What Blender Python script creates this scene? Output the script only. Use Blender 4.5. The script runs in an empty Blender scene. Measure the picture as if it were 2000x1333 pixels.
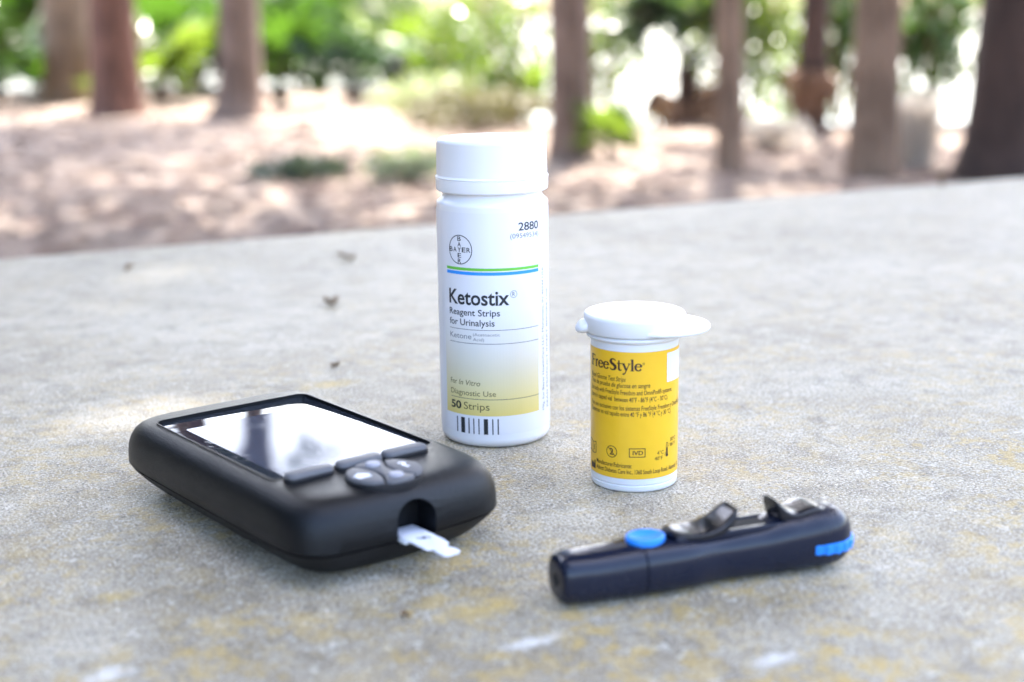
import bpy, bmesh, math, random
from mathutils import Vector, Matrix, Quaternion, noise as mnoise
import numpy as np

scene = bpy.context.scene
C = scene.collection
R = math.radians
TZ = 0.75                      # height of the table top above the ground

# ------------------------------------------------------------------ camera
pitch, roll = R(12.8), R(0.8)
fw = Vector((0, math.cos(pitch), -math.sin(pitch))); rt = Vector((1, 0, 0)); up = rt.cross(fw)
rt2 = rt * math.cos(roll) - up * math.sin(roll); up2 = rt * math.sin(roll) + up * math.cos(roll)
cam_d = bpy.data.cameras.new('camera'); cam = bpy.data.objects.new('camera', cam_d); C.objects.link(cam)
cam.matrix_world = Matrix(((rt2.x, up2.x, -fw.x, 0), (rt2.y, up2.y, -fw.y, 0), (rt2.z, up2.z, -fw.z, TZ + 0.1372), (0, 0, 0, 1)))
cam_d.lens = 50; cam_d.sensor_width = 36; cam_d.clip_start = 0.01; cam_d.clip_end = 5000
cam_d.dof.use_dof = True; cam_d.dof.focus_distance = 0.437; cam_d.dof.aperture_fstop = 8.5
scene.camera = cam
cy = scene.cycles; cy.max_bounces = 7; cy.diffuse_bounces = 3; cy.glossy_bounces = 4; cy.transmission_bounces = 3; cy.caustics_reflective = False; cy.caustics_refractive = False

# ------------------------------------------------------------------ sky, sun, exposure
SUN_EL, SUN_AZ = R(58), R(8)
world = bpy.data.worlds.new('World'); scene.world = world; world.use_nodes = True
wn = world.node_tree.nodes; wl = world.node_tree.links
sky = wn.new('ShaderNodeTexSky'); sky.sky_type = 'NISHITA'; sky.sun_disc = False
sky.sun_elevation = SUN_EL; sky.sun_rotation = SUN_AZ; sky.dust_density = 4.0; sky.air_density = .85; sky.ozone_density = .5
wn['Background'].inputs[1].default_value = 0.15
wl.new(sky.outputs[0], wn['Background'].inputs[0])
sl = bpy.data.lights.new('sun', 'SUN'); sl.energy = 3.8; sl.angle = R(0.5); sl.color = (1, 0.95, 0.87)
so = bpy.data.objects.new('sun', sl); C.objects.link(so)
so.rotation_euler = Vector((math.sin(SUN_AZ) * math.cos(SUN_EL), math.cos(SUN_AZ) * math.cos(SUN_EL), math.sin(SUN_EL))).to_track_quat('Z', 'Y').to_euler()
so.location = (3, 20, 25)
vs = scene.view_settings
vs.view_transform = 'Standard'; vs.look = 'None'; vs.gamma = 1; vs.use_curve_mapping = False
vs.exposure = 3.25

# ------------------------------------------------------------------ material helpers
def mat(name, col=(.5, .5, .5), rough=.5, **kw):
    m = bpy.data.materials.new(name); m.use_nodes = True
    b = m.node_tree.nodes['Principled BSDF']
    b.inputs['Base Color'].default_value = (*col, 1); b.inputs['Roughness'].default_value = rough
    for k, v in kw.items(): b.inputs[k.replace('_', ' ')].default_value = v
    return m
class NT:
    def __init__(s, m): s.t = m.node_tree; s.b = s.t.nodes.get('Principled BSDF')
    def n(s, typ, **kw):
        x = s.t.nodes.new('ShaderNode' + typ)
        for k, v in kw.items():
            if isinstance(k, str) and hasattr(x, k): setattr(x, k, v)
        return x
    def l(s, a, b): s.t.links.new(a, b)
    def coord(s): return s.n('TexCoord').outputs['Object']
    def noise(s, scale, detail=4, rough=.55, vec=None, dist=0):
        x = s.n('TexNoise'); x.inputs['Scale'].default_value = scale; x.inputs['Detail'].default_value = detail
        x.inputs['Roughness'].default_value = rough; x.inputs['Distortion'].default_value = dist
        if vec is not None: s.l(vec, x.inputs['Vector'])
        return x.outputs['Fac']
    def ramp(s, fac, stops):
        x = s.n('ValToRGB'); e = x.color_ramp.elements
        while len(e) < len(stops): e.new(.5)
        for i, (p, c) in enumerate(stops):
            e[i].position = p; e[i].color = (*c, 1) if len(c) == 3 else c
        s.l(fac, x.inputs[0]); return x.outputs[0]
    def mix(s, fac, a, b, mode='MIX'):
        x = s.n('Mix'); x.data_type = 'RGBA'; x.blend_type = mode
        for sock, v in ((x.inputs[0], fac), (x.inputs[6], a), (x.inputs[7], b)):
            if hasattr(v, 'is_linked'): s.l(v, sock)
            elif isinstance(v, (int, float)): sock.default_value = v
            else: sock.default_value = (*v, 1)
        return x.outputs[2]
    def math(s, op, a, b=0.0, clamp=False):
        x = s.n('Math'); x.operation = op; x.use_clamp = clamp
        for sock, v in ((x.inputs[0], a), (x.inputs[1], b)):
            if hasattr(v, 'is_linked'): s.l(v, sock)
            else: sock.default_value = v
        return x.outputs[0]
    def bump(s, h, strength, dist):
        x = s.n('Bump'); x.inputs['Strength'].default_value = strength; x.inputs['Distance'].default_value = dist
        s.l(h, x.inputs['Height']); s.l(x.outputs[0], s.b.inputs['Normal'])

def g(v): return (v, v, v)

# concrete of the table
m_conc = mat('weathered_concrete', rough=.55)
def build_concrete(m):
    t = NT(m); co = t.coord()
    big = t.noise(6, 6, .68, co, .4); mid = t.noise(55, 5, .65, co); fine = t.noise(1300, 2, .7, co); fine2 = t.noise(780, 3, .75, co)
    sep = t.n('SeparateXYZ'); t.l(co, sep.inputs[0])
    base = t.ramp(big, [(.28, (.20, .163, .105)), (.5, (.37, .312, .22)), (.72, (.52, .455, .345))])
    base = t.mix(t.ramp(mid, [(.40, g(0)), (.66, g(.6))]), base, (.57, .505, .39))
    base = t.mix(t.ramp(t.noise(80, 5, .7, co), [(.36, g(.65)), (.50, g(0))]), base, (.17, .14, .098))
    # brownish wash
    base = t.mix(t.ramp(t.noise(20, 5, .7, co), [(.47, g(0)), (.72, g(.5))]), base, (.28, .215, .13))
    # pale flecks, dark pits, light grains
    base = t.mix(t.ramp(t.noise(210, 3, .7, co), [(.58, g(0)), (.66, g(.6))]), base, (.68, .63, .53))
    base = t.mix(t.ramp(fine2, [(.35, g(.95)), (.47, g(0))]), base, (.06, .05, .04))
    base = t.mix(t.ramp(fine, [(.38, g(.6)), (.47, g(0))]), base, (.09, .078, .062))
    base = t.mix(t.ramp(fine, [(.57, g(0)), (.66, g(.85))]), base, (.80, .76, .69))
    # ochre lichen freckles, thickest on the near half of the top
    freck = t.ramp(t.noise(190, 4, .7, co), [(.48, g(0)), (.58, g(1))])
    near = t.ramp(t.math('ADD', t.math('MULTIPLY', sep.outputs[1], 1.1), .5), [(.28, g(1)), (.75, g(.25))])
    clus = t.ramp(t.noise(17, 5, .75, co), [(.38, g(0)), (.60, g(1))])
    base = t.mix(t.math('MULTIPLY', t.math('MULTIPLY', t.math('MULTIPLY', clus, freck), near), .78), base, (.50, .335, .075))
    def spot(x, y, rad, amt, col, base, sx=1.0):
        dx = t.math('MULTIPLY', t.math('SUBTRACT', sep.outputs[0], x), 1 / sx); dy = t.math('SUBTRACT', sep.outputs[1], y)
        d = t.math('SQRT', t.math('ADD', t.math('MULTIPLY', dx, dx), t.math('MULTIPLY', dy, dy)))
        d = t.math('ADD', t.math('DIVIDE', d, rad), t.math('MULTIPLY', t.math('SUBTRACT', t.noise(330, 5, .8, co), .5), 3.0))
        f = t.math('MULTIPLY', t.ramp(d, [(.2, g(1)), (1.0, g(0))]), amt)
        return t.mix(f, base, col)
    for (x, y, rad, sx) in SPOTS_Y: base = spot(x, y, rad, .6, (.52, .36, .09), base, sx)
    for (x, y, rad, sx) in SPOTS_W: base = spot(x, y, rad, .75, (.74, .71, .66), base, sx)
    t.l(base, t.b.inputs['Base Color'])
    h = t.math('ADD', t.math('MULTIPLY', fine2, .8), t.math('ADD', t.math('MULTIPLY', fine, .35), t.math('MULTIPLY', mid, .8)))
    t.bump(h, .8, .0012)
# spots in table-local metres are filled in below (local frame: origin at table centre, x along far edge)
EDGE_ANG = math.atan2(1.207 - .848, .437 + .308)
TAB_MID = Vector((.0645, 1.0275, 0)) - Vector((-math.sin(EDGE_ANG), math.cos(EDGE_ANG), 0)) * .52
def to_tab(x, y):
    v = Matrix.Rotation(-EDGE_ANG, 3, 'Z') @ (Vector((x, y, 0)) - TAB_MID); return v.x, v.y
SPOTS_Y = [(*to_tab(x, y), r, s) for x, y, r, s in [(-.098, .327, .0045, 1.3), (-.008, .316, .007, 1.6), (-.07, .532, .008, 1.6)]]
SPOTS_W = [(*to_tab(x, y), r, s) for x, y, r, s in [(.003, .297, .0030, 3.4), (.056, .287, .0032, 2.4), (-.088, .284, .004, 1.6)]]
build_concrete(m_conc)

m_white = mat('white_moulded_plastic', (.76, .76, .77), .3, Subsurface_Weight=.08, Subsurface_Scale=.003)
m_capw = mat('white_cap_plastic', (.77, .77, .78), .36)
m_paper = mat('white_label_paper', (.73, .73, .76), .35)
m_ink = mat('black_ink', (.012, .016, .02), .5)
m_grey = mat('grey_ink', (.09, .09, .095), .5)
m_lgrey = mat('pale_grey_ink', (.17, .175, .19), .5)
m_olive = mat('olive_ink', (.10, .085, .03), .5)
m_green = mat('green_ink', (.13, .50, .05), .4)
m_blue = mat('blue_ink', (.02, .27, .78), .4)
m_brown = mat('dark_brown_ink', (.045, .018, .012), .5)
m_yel = mat('yellow_label', (.86, .52, .03), .34)
t = NT(m_yel); t.l(t.mix(t.noise(300, 3, .5, t.coord()), (.82, .46, .018), (.87, .505, .024)), t.b.inputs['Base Color'])
m_grad = mat('printed_yellow_fade', (.8, .7, .3), .36)
t = NT(m_grad); sx = t.n('SeparateXYZ'); t.l(t.coord(), sx.inputs[0])
zz = t.math('MULTIPLY', sx.outputs[2], 1000 / 45.0)       # printed fade from white to yellow along the label height
t.l(t.ramp(zz, [(.24, (.70, .56, .17)), (.38, (.68, .58, .26)), (.60, (.66, .61, .47)), (.80, (.70, .69, .66)), (1.0, (.73, .73, .76))]), t.b.inputs['Base Color'])

def plastic(name, col, rough, bump, scale, spec=.28):
    m = mat(name, col, rough); t = NT(m); co = t.coord()
    m.node_tree.nodes['Principled BSDF'].inputs['Specular IOR Level'].default_value = spec
    t.bump(t.noise(scale, 2, .6, co), bump, .00025)
    r = t.math('ADD', t.math('MULTIPLY', t.noise(90, 4, .6, co), .14), rough - .07); t.l(r, t.b.inputs['Roughness'])
    return m
m_shell = plastic('charcoal_textured_plastic', (.004, .0046, .0062), .33, .7, 2200)
m_under = plastic('black_plastic', (.005, .005, .0065), .5, .3, 2600)
m_key = plastic('grey_rubber_key', (.12, .116, .12), .55, .1, 1500)
m_nub = plastic('pale_grey_nub', (.34, .33, .36), .5, .1, 1500)
m_keyd = plastic('dark_rubber', (.007, .007, .009), .5, .1, 1500)
m_gloss = mat('gloss_black_trim', (.005, .005, .006), .4, Specular_IOR_Level=.3)
m_hole = mat('dark_cavity', (.004, .004, .005), .8)
m_icon = mat('white_key_print', (.75, .75, .80), .5)
m_glass = mat('screen_glass', (.02, .024, .032), .03, Specular_IOR_Level=.2)
m_lcd = mat('grey_display', (.045, .058, .082), .05, Specular_IOR_Level=.2)
for m in (m_glass, m_lcd):
    t = NT(m); co = t.coord()
    sm = t.math('MULTIPLY', t.ramp(t.noise(60, 5, .7, co, .6), [(.52, g(0)), (.72, g(1))]), t.ramp(t.noise(900, 2, .6, co), [(.45, g(0)), (.62, g(1))]))
    t.l(t.math('ADD', t.math('MULTIPLY', sm, .25), .03), t.b.inputs['Roughness'])
m_strip = mat('white_test_strip', (.82, .82, .88), .4)
m_navy = mat('navy_gloss_plastic', (.006, .0088, .022), .2, Specular_IOR_Level=.4)
t = NT(m_navy); t.bump(t.noise(700, 2, .5, t.coord()), .08, .0002); t.l(t.ramp(t.noise(120, 5, .7, t.coord()), [(.4, g(.16)), (.7, g(.34))]), t.b.inputs['Roughness'])
m_slide = mat('glossy_dark_plastic', (.008, .008, .012), .12)
m_bluep = mat('bright_blue_plastic', (.02, .25, .85), .33)
m_leafbit = mat('dry_brown_leaf', (.16, .09, .045), .8)
t = NT(m_leafbit); t.l(t.mix(t.noise(400, 3, .6, t.coord()), (.10, .055, .03), (.28, .18, .09)), t.b.inputs['Base Color'])

def bark(name, c1, c2):
    m = mat(name, c1, .9); t = NT(m); co = t.coord()
    mp = t.n('Mapping'); mp.inputs['Scale'].default_value = (1, 1, .22); t.l(co, mp.inputs[0])
    n1 = t.noise(22, 6, .65, mp.outputs[0]); n2 = t.noise(3, 3, .5, co)
    t.l(t.mix(t.ramp(n2, [(.35, g(0)), (.65, g(.6))]), t.ramp(n1, [(.36, c1), (.64, c2)]), tuple(1.35 * v for v in c2)), t.b.inputs['Base Color'])
    t.bump(n1, .9, .03); return m
m_bark = {'grey': bark('grey_brown_bark', (.085, .052, .036), (.21, .14, .105)), 'red': bark('red_brown_bark', (.06, .026, .017), (.15, .07, .046)),
          'tan': bark('tan_bark', (.12, .072, .045), (.25, .16, .105)), 'dark': bark('dark_bark', (.024, .013, .009), (.064, .035, .025))}
def leafmat(name, c1, c2, trans=.5, rough=.3):
    m = bpy.data.materials.new(name); m.use_nodes = True; tr = m.node_tree; tr.nodes.clear()
    t = NT(m); o = t.n('OutputMaterial'); d = t.n('BsdfPrincipled'); tl = t.n('BsdfTranslucent'); mx = t.n('MixShader')
    d.inputs['Roughness'].default_value = rough
    geo = t.n('ObjectInfo'); co = t.coord()
    f = t.math('ADD', t.math('MULTIPLY', geo.outputs['Random'], .5), t.math('MULTIPLY', t.noise(7, 3, .6, co), .6), True)
    col = t.mix(f, c1, c2); t.l(col, d.inputs['Base Color'])
    t.l(col if max(c1) > .25 else t.mix(1.0, col, (1.0, 1.15, .5), 'MULTIPLY'), tl.inputs[0])
    mx.inputs[0].default_value = trans; t.l(d.outputs[0], mx.inputs[1]); t.l(tl.outputs[0], mx.inputs[2]); t.l(mx.outputs[0], o.inputs[0])
    return m
m_frond = leafmat('green_palm_frond', (.022, .058, .010), (.075, .135, .024), .4)
m_frondb = leafmat('blue_green_palm_frond', (.018, .04, .022), (.05, .08, .042), .3)
m_leaf = leafmat('green_leaf', (.02, .05, .010), (.07, .125, .022), .4)
m_crown = leafmat('canopy_leaf', (.035, .06, .022), (.07, .10, .04), .2)
m_leafy = leafmat('yellow_green_leaf', (.07, .11, .02), (.15, .19, .04), .5)
m_dead = leafmat('dead_brown_frond', (.13, .062, .032), (.23, .12, .065), .2, .7)
m_straw = leafmat('pale_dry_straw', (.55, .49, .40), (.70, .64, .55), .35)
m_scrub = leafmat('brown_olive_scrub', (.09, .075, .045), (.17, .15, .09), .2, .7)
m_moss = leafmat('dark_low_plant', (.03, .045, .028), (.07, .095, .06), .2)
m_pale = leafmat('pale_grey_green_plant', (.22, .25, .17), (.36, .38, .28), .3)
m_litter = leafmat('dry_leaf_litter', (.13, .08, .065), (.23, .16, .14), .05, .9)

# ------------------------------------------------------------------ mesh helpers
def new_mesh(name, verts, faces, m, smooth=None):
    me = bpy.data.meshes.new(name); me.from_pydata([tuple(v) for v in verts], [], [tuple(f) for f in faces]); me.update()
    if m is not None: me.materials.append(m)
    if smooth is not None:
        me.shade_smooth()
        if smooth < 180: me.set_sharp_from_angle(angle=R(smooth))
    return me
def link(name, me, parent=None, loc=None, rot=None):
    o = bpy.data.objects.new(name, me); C.objects.link(o)
    if parent is not None: o.parent = parent
    if loc is not None: o.location = loc
    if rot is not None: o.rotation_euler = rot
    return o
def tag(o, label=None, cat=None, group=None, kind=None):
    for k, v in (('label', label), ('category', cat), ('group', group), ('kind', kind)):
        if v: o[k] = v
    return o
def thing(name, label, cat, loc=(0, 0, 0), rz=0, group=None):
    return tag(link(name, None, None, loc, (0, 0, rz)), label, cat, group)
MM = .001
def rings_mesh(name, rings, m, smooth=40, cap0=True, cap1=True, scale=MM):
    n = len(rings[0]); V = []; F = []
    for r_ in rings: V += [Vector(p) * scale for p in r_]
    for i in range(len(rings) - 1):
        for j in range(n):
            k = (j + 1) % n
            F.append((i * n + j, i * n + k, (i + 1) * n + k, (i + 1) * n + j))
    if cap0: F.append(tuple(range(n - 1, -1, -1)))
    if cap1: F.append(tuple((len(rings) - 1) * n + j for j in range(n)))
    return new_mesh(name, V, F, m, smooth)
def lathe(name, prof, m, seg=96, smooth=40, cap0=True, cap1=True):
    return rings_mesh(name, [[(r_ * math.cos(2 * math.pi * j / seg), r_ * math.sin(2 * math.pi * j / seg), z) for j in range(seg)] for r_, z in prof], m, smooth, cap0, cap1)
def arc(cx, cz, r_, a0, a1, n=6):
    return [(cx + r_ * math.cos(R(a0 + (a1 - a0) * i / n)), cz + r_ * math.sin(R(a0 + (a1 - a0) * i / n))) for i in range(n + 1)]
def prism(name, pts, z0, z1, m, bevel=0.0, smooth=35, scale=MM):
    # pts ccw outline in mm; top edge eased by bevel (shrink towards centroid by normal offset)
    n = len(pts)
    def inset(d):
        out = []
        for i in range(n):
            p0, p1, p2 = Vector(pts[i - 1]), Vector(pts[i]), Vector(pts[(i + 1) % n])
            e1 = (p1 - p0).normalized(); e2 = (p2 - p1).normalized()
            nn = Vector((-(e1.y + e2.y), e1.x + e2.x)); nn.normalize()
            out.append(p1 + nn * d)
        return out
    rg = [[(p[0], p[1], z0) for p in pts]]
    if bevel > 0:
        for k in range(4):
            a = k / 3 * math.pi / 2
            rg.append([(p.x, p.y, z1 - bevel + bevel * math.sin(a)) for p in inset(bevel * (1 - math.cos(a)))])
    else: rg.append([(p[0], p[1], z1) for p in pts])
    return rings_mesh(name, rg, m, smooth, scale=scale)
def rrect(x0, x1, y0, y1, r_, n=5):
    out = []
    for cx, cy, a in ((x1 - r_, y1 - r_, 0), (x0 + r_, y1 - r_, 90), (x0 + r_, y0 + r_, 180), (x1 - r_, y0 + r_, 270)):
        for i in range(n + 1): out.append((cx + r_ * math.cos(R(a + 90 * i / n)), cy + r_ * math.sin(R(a + 90 * i / n))))
    return out
def boolean(me, cutters):
    o = link('tmp', me)
    cs = []
    for cme in cutters:
        co = link('tmpc', cme); cs.append(co); md = o.modifiers.new('b', 'BOOLEAN'); md.operation = 'DIFFERENCE'; md.solver = 'EXACT'; md.object = co
    dg = bpy.context.evaluated_depsgraph_get(); dg.update()
    out = bpy.data.meshes.new_from_object(o.evaluated_get(dg))
    for x in [o] + cs: bpy.data.objects.remove(x)
    return out

# ------------------------------------------------------------------ print on cylinders
def text_mesh(body, bold=0.0, shear=0.0, spacing=1.0):
    cu = bpy.data.curves.new('txt', 'FONT'); cu.body = body; cu.size = 1; cu.offset = bold; cu.shear = shear; cu.space_character = spacing
    cu.resolution_u = 4
    o = bpy.data.objects.new('txt', cu); C.objects.link(o)
    dg = bpy.context.evaluated_depsgraph_get(); dg.update()
    me = bpy.data.meshes.new_from_object(o.evaluated_get(dg))
    V = [(v.co.x, v.co.y) for v in me.vertices]; F = [tuple(p.vertices) for p in me.polygons]
    bpy.data.objects.remove(o); bpy.data.curves.remove(cu); bpy.data.meshes.remove(me)
    return V, F
_V, _F = text_mesh('H'); CAP = max(v[1] for v in _V)
class Wrap:
    """Flat print in mm (u = arc length from the facing line, v = height) laid on a cylinder of radius r mm whose facing direction is ang."""
    def __init__(s, r_, ang, parent): s.r, s.ang, s.parent = r_, ang, parent
    def build(s, name, V, F, m, lift=.05, rf=None):
        bm = bmesh.new(); vs_ = [bm.verts.new((x, y, 0)) for x, y in V]
        for f in F:
            try: bm.faces.new([vs_[i] for i in f])
            except ValueError: pass
        x0 = min(x for x, y in V); x1 = max(x for x, y in V); k = math.floor(x0) + 1
        while k < x1:
            bmesh.ops.bisect_plane(bm, geom=bm.verts[:] + bm.edges[:] + bm.faces[:], plane_co=(k, 0, 0), plane_no=(1, 0, 0), dist=1e-5); k += 1.0
        for v in bm.verts:
            u, z = v.co.x, v.co.y; rr = (rf(z) if rf else s.r) + lift; a = s.ang + u / s.r
            v.co = Vector((rr * math.cos(a), rr * math.sin(a), z)) * MM
        bmesh.ops.recalc_face_normals(bm, faces=bm.faces[:])
        me = bpy.data.meshes.new(name); bm.to_mesh(me); bm.free(); me.materials.append(m)
        # face outward
        return link(name, me, s.parent)
    def deg(s, d): return R(d) * s.r
    def text(s, body, d0, d1, z, cap, m, bold=0.0, shear=0.0, name='lettering', lift=.05, vertical=False):
        V, F = text_mesh(body, bold, shear)
        xa = min(v[0] for v in V); xb = max(v[0] for v in V)
        if vertical:      # reads upwards: d0 = angle of baseline, (z, d1) = start and end height
            sc = (d1 - z) / (xb - xa); u0 = s.deg(d0)
            V = [(u0 - y * cap / CAP, z + (x - xa) * sc) for x, y in V]
        else:
            u0, u1 = s.deg(d0), s.deg(d1); sc = (u1 - u0) / (xb - xa)
            V = [(u0 + (x - xa) * sc, z + y * cap / CAP) for x, y in V]
        return s.build(name, V, F, m, lift)
    def rect(s, name, d0, d1, z0, z1, m, lift=.03):
        a, b = s.deg(d0), s.deg(d1)
        return s.build(name, [(a, z0), (b, z0), (b, z1), (a, z1)], [(0, 1, 2, 3)], m, lift)
    def strokes(s, name, strokes, m, lift=.05):
        V = []; F = []; me = None; k = 0
        allV = []; allF = []
        for st in strokes:
            V, F = ribbon(*st); b = len(allV); allV += V; allF += [tuple(i + b for i in f) for f in F]
        return s.build(name, allV, allF, m, lift)
def ribbon(pts, w, closed=False):
    n = len(pts); ws = w if isinstance(w, (list, tuple)) else [w] * n; V = []; F = []
    for i in range(n):
        p = Vector(pts[i])
        a = Vector(pts[i - 1]) if (i > 0 or closed) else None; b = Vector(pts[(i + 1) % n]) if (i < n - 1 or closed) else None
        if a is None: d = (b - p).normalized(); nn = Vector((-d.y, d.x)); sc = 1
        elif b is None: d = (p - a).normalized(); nn = Vector((-d.y, d.x)); sc = 1
        else:
            d1 = (p - a).normalized(); d2 = (b - p).normalized(); n1 = Vector((-d1.y, d1.x)); n2 = Vector((-d2.y, d2.x))
            nn = (n1 + n2); nn = nn.normalized() if nn.length > 1e-6 else n1; sc = min(1 / max(nn.dot(n1), .35), 2)
        V += [tuple(p + nn * ws[i] * .5 * sc), tuple(p - nn * ws[i] * .5 * sc)]
    for i in range(n if closed else n - 1):
        j = (i + 1) % n; F.append((2 * i, 2 * i + 1, 2 * j + 1, 2 * j))
    return V, F
def circ(cx, cy, rx, ry=None, n=32): return [(cx + rx * math.cos(2 * math.pi * i / n), cy + (ry or rx) * math.sin(2 * math.pi * i / n)) for i in range(n)]

# ------------------------------------------------------------------ structure: ground, water, table
def shore(x):   # distance of the water's edge in front of the camera
    k = 1 / (1 + math.exp(max(min(-(x + .9) * 2.2, 60), -60))); return 21.5 * (1 - k) + 12.6 * k
def gz(x, y):
    d = y - shore(x)
    z = .05 * mnoise.noise(Vector((x * .5, y * .5, 0))) + .02 * mnoise.noise(Vector((x * 2.1, y * 2.1, 3)))
    if abs(x) < 2 and y < 2: z *= .3
    if d > -1: z -= .30 * min(max((d + 1) / 2.2, 0), 1) ** 1.5 + (max(d - 1.2, 0) * .12 if d < 20 else 2.3)
    return z
def axis(lo, hi, fine_lo, fine_hi, step):
    a = list(np.arange(fine_lo, fine_hi, step)); v = fine_lo; s = step
    while v > lo: s *= 1.35; v -= s; a.insert(0, v)
    v = a[-1]; s = step
    while v < hi: s *= 1.35; v += s; a.append(v)
    return a
xs = axis(-900, 900, -9, 7, .22); ys = axis(-300, 1500, -2, 26, .22)
V = [(x, y, gz(x, y)) for y in ys for x in xs]; nx = len(xs)
F = [(j * nx + i, j * nx + i + 1, (j + 1) * nx + i + 1, (j + 1) * nx + i) for j in range(len(ys) - 1) for i in range(nx - 1)]
m_ground = mat('leaf_strewn_sand', rough=.95)
t = NT(m_ground); co = t.coord()
gcol = t.ramp(t.noise(2.2, 5, .65, co), [(.3, (.15, .102, .072)), (.5, (.235, .18, .138)), (.72, (.33, .275, .225))])
gcol = t.mix(t.ramp(t.noise(34, 3, .7, co), [(.42, g(.75)), (.56, g(0))]), gcol, (.10, .065, .048))
gcol = t.mix(t.ramp(t.noise(45, 2, .7, co), [(.55, g(0)), (.66, g(.8))]), gcol, (.31, .245, .225))
t.l(gcol, t.b.inputs['Base Color']); t.bump(t.noise(30, 4, .7, co), .8, .03)
tag(link('ground', new_mesh('ground', V, F, m_ground, 180)), kind='structure')
m_water = mat('lake_water', (.10, .13, .14), .12, IOR=1.33)
t = NT(m_water); t.bump(t.noise(1.3, 3, .6, t.coord()), .35, .12)
tag(link('water', new_mesh('water', [(-1500, 9, -.22), (1500, 9, -.22), (1500, 3000, -.22), (-1500, 3000, -.22)], [(0, 1, 2, 3)], m_water)), kind='structure')

table = thing('concrete_table', 'weathered grey concrete table with yellow lichen stains', 'table', (TAB_MID.x, TAB_MID.y, 0), EDGE_ANG)
top = prism('tabletop', rrect(-1.25, 1.25, -.52, .52, .03, 4), TZ - .09, TZ, m_conc, .004, 50, scale=1)
link('tabletop', top, table)
for sx_ in (-.75, .75):
    rg = [[(x + sx_, y, z) for x, y in rrect(-a, a, -b, b, .02, 3)] for z, a, b in ((-.08, .13, .36), (.08, .13, .36), (.10, .10, .30), (TZ - .14, .09, .28), (TZ - .09, .13, .36))]
    link('pedestal', rings_mesh('pedestal', rg, m_conc, 35, scale=1), table)

# ------------------------------------------------------------------ tall white bottle of reagent strips
BX, BY = -5.81 * MM, 462.93 * MM
bottle = thing('reagent_strip_bottle', 'tall white bottle with ribbed screw cap and yellow-fading paper label', 'bottle', (BX, BY, TZ))
BANG = math.atan2(-BY, -BX)
body = [(0.01, .6), (13.2, .6), (14.2, 0.0), (15.4, 0.0)] + arc(15.3, 2.9, 2.9, -85, 0, 7) + [(18.2, 3.0), (18.2, 78.6)] + arc(16.9, 78.9, 1.3, 0, 55, 4) + [(16.6, 80.9), (16.0, 82.2), (15.8, 83.5), (15.8, 86)]
link('body', lathe('body', body, m_white, 128), bottle)
lab_r = 18.28
lab = lathe('label', [(lab_r, 4.9), (lab_r, 77.3)], m_paper, 160, 180, False, False)
label = link('label', lab, bottle)
# overlapping end of the label: a second thickness of paper that starts at the seam
W = Wrap(lab_r, BANG, label)
W.rect('label_overlap', -150, -64.5, 4.95, 77.25, m_paper, .07)
# cap: skirt ring, ridge, ribbed wall
cap = link('cap', lathe('cap', [(15.9, 83.0), (17.6, 82.9), (18.1, 83.3), (18.25, 84.5), (18.3, 87.0)] + arc(18.1, 87.45, .3, -80, 90, 5) + [(18.05, 87.9), (17.9, 88.15), (17.6, 88.4)], m_capw, 128, 40, False, False), bottle)
seg = 260
def rib(j): return .13 if j % 2 else 0.0
prof = [(17.9, 88.1), (18.0, 88.6), (17.8, 98.3)] + arc(16.4, 98.4, 1.35, 0, 90, 6) + [(9, 99.78), (.02, 99.8)]
rg = []
for i, (r_, z) in enumerate(prof):
    k = 1 if i in (1, 2) else 0
    rg.append([((r_ - rib(j) * k) * math.cos(2 * math.pi * j / seg), (r_ - rib(j) * k) * math.sin(2 * math.pi * j / seg), z) for j in range(seg)])
link('ribbed_wall', rings_mesh('ribbed_wall', rg, m_capw, 32, False, True), cap)
# print
gr = W.build('yellow_panel', *(lambda a, b: ([(a, 11.15), (b, 11.15), (b, 45), (a, 45)], [(0, 1, 2, 3)]))(W.deg(-60.5), W.deg(51.2)), m_grad, .03)
W.rect('green_stripe', -54.5, 52.2, 58.9, 59.8, m_green)
W.rect('blue_stripe', -54.5, 52.2, 57.5, 58.55, m_blue)
for z_ in (39.7, 35.2, 16.7): W.rect('rule_line', -51.8, 51.2, z_ - .09, z_ + .09, m_grey, .05)
W.text('2880', 26.4, 52.3, 71.5, 2.5, m_ink, .012)
W.text('(09549534)', 17.4, 52.6, 69.1, 1.55, m_lgrey)
W.text('Ketostix', -51.6, 15.6, 47.9, 4.6, m_ink, .02)
W.text('R', 18.9, 21.8, 50.6, 1.3, m_grey)
W.strokes('registered_ring', [(circ(W.deg(20.3), 51.25, 1.13), .14, True)], m_grey)
W.text('Reagent Strips', -51.4, 5.9, 44.3, 2.05, m_ink, .010)
W.text('for Urinalysis', -51.6, .3, 41.0, 2.05, m_ink, .010)
W.text('Ketone', -51.4, -24, 36.6, 1.75, m_lgrey)
W.text('(Acetoacetic', -22.2, 5.5, 37.75, .95, m_lgrey); W.text('Acid)', -22.2, -10.7, 36.1, .95, m_lgrey)
W.text('For', -52.1, -42.8, 21.15, 1.75, m_olive); W.text('In Vitro', -40.3, -15.5, 21.15, 1.75, m_olive, 0, .22)
W.text('Diagnostic Use', -52.2, .6, 17.75, 1.75, m_olive)
W.text('50', -52, -37.6, 13.0, 2.45, m_ink, .030); W.text('Strips', -34.4, -6.2, 13.1, 2.35, m_olive)
W.text('Mfg. for Bayer HealthCare LLC, Mishawaka, IN 46544 USA', 61.6, 58.6, 10.6, 1.2, m_lgrey, vertical=True)
W.text('READ PRODUCT INSERT BEFORE USE', 71.8, 51.2, 11.0, 1.2, m_lgrey, .01, vertical=True)
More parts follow.
